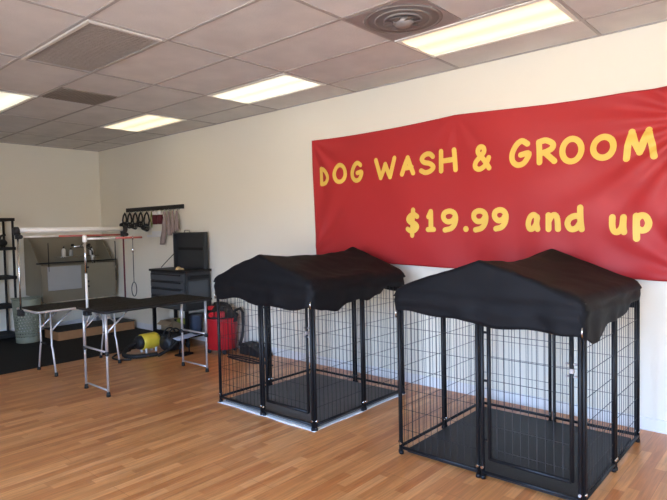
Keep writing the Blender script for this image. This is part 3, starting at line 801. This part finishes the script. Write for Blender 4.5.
# small things on and in the chest
t = thing('plastic_piece', 'small tan plastic piece lying on the top of the tool chest', 'plastic piece', (3.02, -.40, 1.051))
MB().lathe([(.035, 0), (.04, .01), (.03, .035), (.012, .045)], n=14).build('lump', M['tan'], t); MB().tube([(.02, 0, .02), (.09, .02, .014)], .012, 8).build('nozzle', M['tan'], t)
m = MB(); m.box(-.15, .15, -.12, .12, 0, .005); m.box(-.15, -.145, -.12, .12, 0, .15); m.box(.145, .15, -.12, .12, 0, .15); m.box(-.15, .15, -.12, -.115, 0, .15); m.box(-.15, .15, .115, .12, 0, .15)
t = thing('cardboard_box', 'brown open cardboard box on the bottom tray of the tool chest', 'box', (2.62, -.24, .152)); m.build('carton', M['card'], t)
m = MB(); m.add([(-.15, -.12, .15), (.15, -.12, .15), (.15, -.19, .10), (-.15, -.19, .10)], [(0, 1, 2, 3)]); m.build('flap', M['card'], t, solid=.004)
t = thing('power_drill', 'black and lime green power tool on the bottom tray of the tool chest', 'power tool', (2.93, -.30, .152))
m = MB(); m.lathe([(.02, -.12), (.035, -.09), (.042, 0), (.04, .08), (.02, .10)], c=(0, 0, .17), axis='x', n=14); m.build('motor_housing', M['green'], t)
m = MB(); m.tube([(.02, 0, .15), (.045, 0, .06)], .024, 8); m.rbox(-.03, .09, -.035, .035, 0, .055, .01); m.build('grip', M['rubber'], t)
m = MB(); m.lathe([(.012, -.2), (.02, -.17), (.022, -.12)], c=(0, 0, .17), axis='x', n=10); m.build('chuck', M['rubber'], t)
t = thing('storage_bin', 'slate blue plastic bin on the bottom tray at the right end of the tool chest', 'bin', (3.12, -.22, .152))
m = MB(); m.lathe([(.075, 0), (.08, .01), (.10, .24), (.108, .25), (.108, .265), (.095, .265), (.072, .012)], n=20, caps=True); m.build('bin_body', M['navy'], t)
m = MB(); m.lathe([(.108, .266), (.108, .28), (.06, .29)], n=20); m.build('bin_lid', M['chest2'], t)

# ------------------------------------------------------------------ wall rack with hanging gear
rk = thing('wall_hook_rack', 'black hook rail screwed to the wall between the tub and tool chest', 'hook rack', (0, 0, 0))
m = MB(); m.box(.95, 2.61, -.03, -.001, 1.915, 1.98); m.build('rail', M['rubber'], rk, bevel=.003)
hooks = [1.0, 1.165, 1.34, 1.51, 1.69, 1.825, 1.93, 2.07, 2.20, 2.315, 2.43, 2.54]
for x in hooks:
    m = MB(); m.tube([(x, -.03, 1.93), (x, -.045, 1.90), (x, -.07, 1.895), (x, -.08, 1.92)], .004, 6); m.build('hook', M['chrome'], rk)
def muzzle(x, y, z, s, label, mat):
    t = thing('dog_muzzle', label, 'dog muzzle', (x, y, z), 0, 'muzzles hanging on the wall rail')
    m = MB(); m.tube([(0, 0, 0), (-.05 * s, -.004, -.05 * s), (-.085 * s, -.006, -.14 * s), (-.06 * s, -.01, -.21 * s), (.06 * s, -.01, -.21 * s), (.085 * s, -.006, -.14 * s), (.05 * s, -.004, -.05 * s)], .014, 6, closed=True); m.build('strap', M[mat], t)
    m = MB()
    for k in range(4):
        r = (.075 - .013 * k) * s; m.tube([(r * math.cos(a * PI / 6), -.012 - .022 * k, -.25 * s + r * .75 * math.sin(a * PI / 6)) for a in range(12)], .010, 6, closed=True)
    for k in range(6):
        a = k * PI / 3; m.tube([(.075 * s * math.cos(a), -.012, -.25 * s + .056 * s * math.sin(a)), (.036 * s * math.cos(a), -.078, -.25 * s + .027 * s * math.sin(a)), (0, -.088, -.25 * s)], .009, 6)
    m.build('basket', M[mat], t)
pl = ['leftmost black muzzle on the wall rail, small and round', 'second black muzzle from the left on the wall rail', 'third black muzzle from the left, hanging lower than its neighbours', 'fourth black muzzle from the left on the wall rail', 'lowest hanging black muzzle, just left of the dark red muzzles']
for i, (x, s) in enumerate(((1.00, .76), (1.165, .80), (1.34, .86), (1.51, .76), (1.69, .98))): muzzle(x, -.078, 1.895, s, pl[i], 'rubber')
for i, x in enumerate((1.93, 2.07)):
    t = thing('padded_muzzle', ('left' if i == 0 else 'right') + ' one of two dark red padded muzzles under a white cuff on the rail', 'muzzle', (x, -.077, 1.897), 0, 'dark red muzzles on the rail')
    m = MB(); m.lathe([(.030, -.20), (.042, -.19), (.045, -.10), (.036, -.055)], n=14); m.build('padded_sleeve', M['darkred'], t)
    m = MB(); m.lathe([(.038, -.055), (.046, -.045), (.040, -.01), (.018, 0)], n=14); m.build('cuff', M['white'], t)
for i, (x, w, ln) in enumerate(((2.20, .038, .50), (2.315, .038, .36), (2.43, .037, .33), (2.54, .034, .29))):
    lab = ['longest dusty pink cloth strip, leftmost of the cloths hanging on the rail', 'second dusty pink cloth strip from the left on the rail', 'third dusty pink cloth strip, second from the rail end', 'shortest dusty pink cloth strip at the right end of the rail'][i]
    t = thing('hanging_cloth', lab, 'cloth', (x, -.075, 1.885), 0, 'cloth strips on the rail')
    m = MB()
    def fn(u, v, w=w, ln=ln, i=i):
        ww = w * (.45 + .75 * min(1, v * 2)); return ((u - .5) * 2 * ww * 1.25 - .10 * v * v * (i == 0), -.010 + .018 * math.sin(u * 9 + i) * (.4 + v) + .004 * math.sin(v * 14), -v * ln)
    m.grid(fn, 14, 18); m.build('cloth', M['towel'], t, solid=.006)
    MB().tube([(0, -.0, 0), (0, -.002, .022), (0, .004, .03)], .004, 6).build('hanging_loop', M['rubber'], t)
t = thing('yellow_lead', 'thin yellow lead hanging beside the lowest black muzzle', 'dog lead', (1.825, -.075, 1.89)); MB().tube([(0, 0, 0), (-.03, 0, -.12), (0, 0, -.24), (.03, 0, -.12)], .008, 6, closed=True).build('cord', M['green'], t)
t = thing('white_tray', 'small white wall tray under the hanging muzzles', 'tray', (1.90, -.06, 1.50)); MB().rbox(-.18, .15, -.05, .058, 0, .035, .01).build('tray_body', M['white'], t); MB().box(-.18, .15, .045, .058, .035, .09).build('tray_back', M['white'], t)

# ------------------------------------------------------------------ floor clutter
t = thing('pet_dryer', 'yellow barrel-shaped pet dryer on white feet lying on the floor', 'pet dryer', (2.985, -.86, 0), .05); t.scale = (.92, .92, .92)
m = MB(); m.lathe([(.095, -.13), (.112, -.12), (.115, -.03), (.112, -.02), (.115, .0), (.115, .10), (.10, .13), (.05, .14)], c=(0, 0, .155), axis='y', n=28); m.build('barrel', M['yel'], t)
m = MB(); m.lathe([(.05, -.20), (.085, -.19), (.10, -.15), (.10, -.125)], c=(0, 0, .155), axis='y', n=24); m.build('intake_cap', M['rubber'], t)
for x in (-.06, .06):
    for y in (-.08, .08): MB().lathe([(.016, 0), (.018, .01), (.014, .075)], c=(x, y, 0), n=10).build('foot', M['white'], t)
def hose(name, pts, r, mat, label, cat='hose'):
    P = [Vector(p) for p in pts]; Q = []
    PP = [P[0]] + P + [P[-1]]
    for i in range(1, len(PP) - 2):
        p0, p1, p2, p3 = PP[i - 1:i + 3]
        for k in range(10):
            s = k / 10; Q.append(.5 * (2 * p1 + (p2 - p0) * s + (2 * p0 - 5 * p1 + 4 * p2 - p3) * s * s + (3 * p1 - p0 - 3 * p2 + p3) * s ** 3))
    Q.append(P[-1])
    m = MB(); rs = [r * (1 + .10 * (i % 2)) for i in range(len(Q))]
    m.tube(Q, r, 10, rs=rs); o = m.build(name, M[mat]); tag(o, label, cat); return o
dh = hose('ribbed_hose', [(2.985, -1.04, .145), (2.985, -1.15, .10), (3.06, -1.25, .04), (3.22, -1.22, .034), (3.31, -1.08, .034), (3.34, -.95, .034)], .026, 'rubber', 'black ribbed hose', 'hose')
del dh['category']; dh.parent = t; dh.matrix_parent_inverse = (Matrix.Translation(t.location) @ Matrix.Rotation(.05, 4, 'Z') @ Matrix.Scale(.92, 4)).inverted()
hose('power_cable', [(2.80, -1.02, .018), (2.84, -1.20, .018), (2.98, -1.36, .012), (3.16, -1.36, .010), (3.26, -1.26, .010)], .010, 'rubber', 'black power cable on the floor left of the yellow dryer', 'cable')
# black duffel like tool bag
t = thing('tool_bag', 'slumped black cloth tool bag on the floor behind the right table legs', 'bag', (3.20, -.645, .004), .12)
m = MB()
def fn(u, v):
    a = 2 * PI * u; p = PI * v; sx = math.copysign(abs(math.cos(a)) ** .6, math.cos(a)); sy = math.copysign(abs(math.sin(a)) ** .6, math.sin(a)); s = math.sin(p) ** .55
    n_ = 1 + .12 * noise.noise(Vector((sx * 2, sy * 2, p)))
    return (.12 * sx * s * n_, .15 * sy * s * n_, .115 - .11 * math.cos(p) * (1 if v > .5 else 1.0) + (.02 * noise.noise(Vector((sx * 3, sy * 3, 9))) if v > .5 else 0))
m.grid(fn, 36, 20); m.build('bag_body', M['matb'], t)
for x in (-.05, .05): MB().tube(arc((x, 0, .20), .10, 0, PI, 12, 'yz'), .010, 6).build('bag_handle', M['rubber'], t)
hose('vacuum_wand', [(3.41, -.98, .03), (3.41, -.80, .09), (3.40, -.62, .20), (3.38, -.50, .29)], .020, 'rubber', 'black vacuum tube leaning on the tool bag behind the table legs', 'tube')
t = thing('plastic_scoop', 'pale blue flat plastic scoop standing in front of the red vacuum', 'plastic scoop', (3.53, -.64, 0), .2)
m = MB()
m.grid(lambda u, v: ((-.09 + .18 * v), -.15 + .32 * u * 1.0, .205 + .015 * u + .02 * (2 * v - 1) ** 2), 8, 6); m.build('scoop', M['blue'], t, solid=.004)
MB().tube([(0, -.13, .0), (0, -.10, .21)], .011, 8).build('stand', M['black'], t); MB().rbox(-.07, .07, -.16, .06, 0, .02, .02).build('base', M['black'], t)
MB().tube([(0, .04, .01), (0, .04, .212)], .009, 8).build('stand', M['black'], t)

# shop vacuum
t = thing('shop_vacuum', 'red tub shop vacuum with black and red head beside the kennel', 'vacuum cleaner', (3.80, -.285, 0), .3); t.scale = (1.07, 1.07, 1.02)
m = MB(); m.lathe([(.165, .055), (.175, .06), (.192, .40), (.20, .43), (.20, .455)], n=36); m.build('tub', M['redp'], t)
m = MB()
for k in range(4):
    a = PI / 4 + k * PI / 2; m.lathe([(.02, -.012), (.03, -.008), (.03, .008), (.02, .012)], c=(.155 * math.cos(a), .155 * math.sin(a), .03), axis='y', n=12); m.rbox(.15 * math.cos(a) - .02, .15 * math.cos(a) + .02, .15 * math.sin(a) - .02, .15 * math.sin(a) + .02, .035, .07, .008)
m.build('caster', M['rubber'], t)
m = MB(); m.lathe([(.208, .455), (.21, .475), (.18, .50), (.14, .53), (.13, .57), (.10, .60), (.02, .61)], n=32); m.rbox(-.12, .12, -.05, .05, .55, .61, .03); m.build('motor_head', M['rubber'], t)
m = MB(); m.lathe([(.03, 0), (.036, .01), (.03, .05)], c=(.0, -.21, .505), axis='y', n=14); m.rbox(.04, .15, -.20, -.12, .475, .545, .02); m.build('switch_cover', M['redp'], t)['label'] = 'red switch cover'
m = MB(); m.tube([(-.11, .0, .58), (-.09, .0, .620), (0, 0, .632), (.09, 0, .620), (.11, 0, .58)], .017, 8); m.build('carry_handle', M['rubber'], t)
m = MB(); m.rbox(-.11, -.03, -.13, -.05, .55, .60, .02); m.build('power_button', M['redp'], t)['label'] = 'red button cover'
m = MB()
for a in (0, PI): m.rbox(.20 * math.cos(a) - .015, .20 * math.cos(a) + .015, -.03, .03, .40, .49, .008)
m.build('latch', M['rubber'], t)
m = MB(); pts = [(.12, .12, .52), (.19, .13, .55), (.245, .10, .50), (.26, .08, .36), (.255, .06, .20), (.25, .0, .10)]
m.tube(pts, .018, 10); m.build('hose', M['rubber'], t)
# black cords and foot pedal on the floor right of the vacuum
t = thing('black_case', 'low black wedge-shaped case on the floor between the vacuum and kennel', 'case', (4.30, -.14, 0), 0)
m = MB(); out = [(-.22, 0), (.22, 0), (.20, .05), (.02, .12), (-.16, .15), (-.22, .13)]
vs = [(x, -.09, z) for x, z in out] + [(x, .09, z) for x, z in out]; k = len(out)
m.add(vs, [tuple(range(k)), tuple(reversed(range(k, 2 * k)))] + [(i, i + k, (i + 1) % k + k, (i + 1) % k) for i in range(k)]); m.build('shell', M['rubber'], t, bevel=.012)
MB().tube([(-.06, 0, .13), (-.04, 0, .165), (.04, 0, .14), (.05, 0, .10)], .009, 6).build('carry_handle', M['rubber'], t)
hose('extension_cord', [(4.02, -.36, .008), (4.20, -.33, .008), (4.50, -.33, .008), (4.72, -.36, .008), (4.62, -.46, .008), (4.30, -.46, .008), (4.10, -.43, .008), (4.30, -.40, .012), (4.60, -.42, .016), (4.90, -.40, .008)], .008, 'rubber', 'dark cord coiled on the wood floor behind the left kennel', 'cord')

# ------------------------------------------------------------------ camera
cam = bpy.data.cameras.new('camera'); co = bpy.data.objects.new('camera', cam); COL.objects.link(co)
R = [[0.7508827228928416, -0.660353984460268, -0.010380350105245507], [0.6601138133049813, 0.7499336407368395, 0.04300334841582235], [-0.020612858724975206, -0.039142683843403386, 0.9990210009587985]]
co.matrix_world = Matrix(((R[0][0], R[0][2], -R[0][1], 9.610), (R[1][0], R[1][2], -R[1][1], -4.649), (R[2][0], R[2][2], -R[2][1], 1.577), (0, 0, 0, 1)))
cam.sensor_width = 36; cam.lens = 550.04 / 667 * 36; cam.clip_start = .05
sc.camera = co

# ------------------------------------------------------------------ light
w = bpy.data.worlds.new('sky'); sc.world = w; w.use_nodes = True
N = w.node_tree.nodes; bg = N['Background']
tc = N.new('ShaderNodeTexCoord'); sp = N.new('ShaderNodeSeparateXYZ'); rp = N.new('ShaderNodeValToRGB')
w.node_tree.links.new(tc.outputs['Generated'], sp.inputs[0]); w.node_tree.links.new(sp.outputs['Z'], rp.inputs['Fac'])
e = rp.color_ramp.elements; e[0].position = .0; e[0].color = (.50, .42, .32, 1); e[1].position = 1; e[1].color = (.36, .66, 1.3, 1)
x = e.new(.52); x.color = (.62, .53, .42, 1); x = e.new(.55); x.color = (.52, .84, 1.45, 1)
mr = N.new('ShaderNodeMapRange'); mr.inputs['From Min'].default_value = -1
w.node_tree.links.new(sp.outputs['Z'], mr.inputs['Value']); w.node_tree.links.new(mr.outputs['Result'], rp.inputs['Fac'])
w.node_tree.links.new(rp.outputs['Color'], bg.inputs['Color']); bg.inputs['Strength'].default_value = 18.5
sl = bpy.data.lights.new('sun', 'SUN'); sl.energy = 52; sl.color = (1, .86, .66); sl.angle = .01
so = bpy.data.objects.new('sun', sl); COL.objects.link(so); so.rotation_euler = (-.55, .15, 0)
pl_ = bpy.data.lights.new('window_portal', 'AREA'); pl_.shape = 'RECTANGLE'; pl_.size = WX1 - WX0; pl_.size_y = WT - .12; pl_.cycles.is_portal = True
po = bpy.data.objects.new('window_portal', pl_); COL.objects.link(po); po.location = ((WX0 + WX1) / 2, YF - .10, 1.37); po.rotation_euler = (PI / 2, 0, 0)

# separate repeated small fittings into one object each
def split_parts(names):
    for o in [q for q in bpy.data.objects if q.type == 'MESH' and q.name.split('.')[0] in names]:
        me = o.data; n = len(me.vertices); par = list(range(n))
        def find(a):
            while par[a] != a: par[a] = par[par[a]]; a = par[a]
            return a
        for p in me.polygons:
            for v in p.vertices[1:]: par[find(v)] = find(p.vertices[0])
        comp = {}
        for v in range(n): comp.setdefault(find(v), []).append(v)
        cs = []
        for vs in comp.values():
            P = [me.vertices[v].co for v in vs]
            cs.append([set(vs), [min(p[i] for p in P) - .003 for i in range(3)], [max(p[i] for p in P) + .003 for i in range(3)]])
        merged = True
        while merged:
            merged = False
            for i in range(len(cs)):
                for j in range(i + 1, len(cs)):
                    a, c = cs[i], cs[j]
                    if all(a[1][k] <= c[2][k] and c[1][k] <= a[2][k] for k in range(3)):
                        a[0] |= c[0]; a[1] = [min(a[1][k], c[1][k]) for k in range(3)]; a[2] = [max(a[2][k], c[2][k]) for k in range(3)]
                        cs.pop(j); merged = True; break
                if merged: break
        if len(cs) < 2: continue
        base = o.name.split('.')[0]
        for k, c in enumerate(cs):
            idx = {v: i for i, v in enumerate(sorted(c[0]))}
            fs = [p for p in me.polygons if p.vertices[0] in idx]
            m2 = bpy.data.meshes.new(base); m2.from_pydata([me.vertices[v].co[:] for v in sorted(c[0])], [], [[idx[v] for v in p.vertices] for p in fs])
            m2.polygons.foreach_set('use_smooth', [p.use_smooth for p in fs])
            m2.materials.append(me.materials[0])
            if k == 0: o.data = m2
            else:
                q = o.copy(); q.data = m2; COL.objects.link(q)
split_parts({'bolt', 'clip', 'hinge', 'latch', 'pushpin', 'caster', 'tap_handle', 'roof_pole', 'table_clamp'})

sc.view_settings.view_transform = 'Standard'; sc.view_settings.look = 'None'
sc.view_settings.gamma = 1; sc.view_settings.use_curve_mapping = False
sc.view_settings.exposure = 0.12
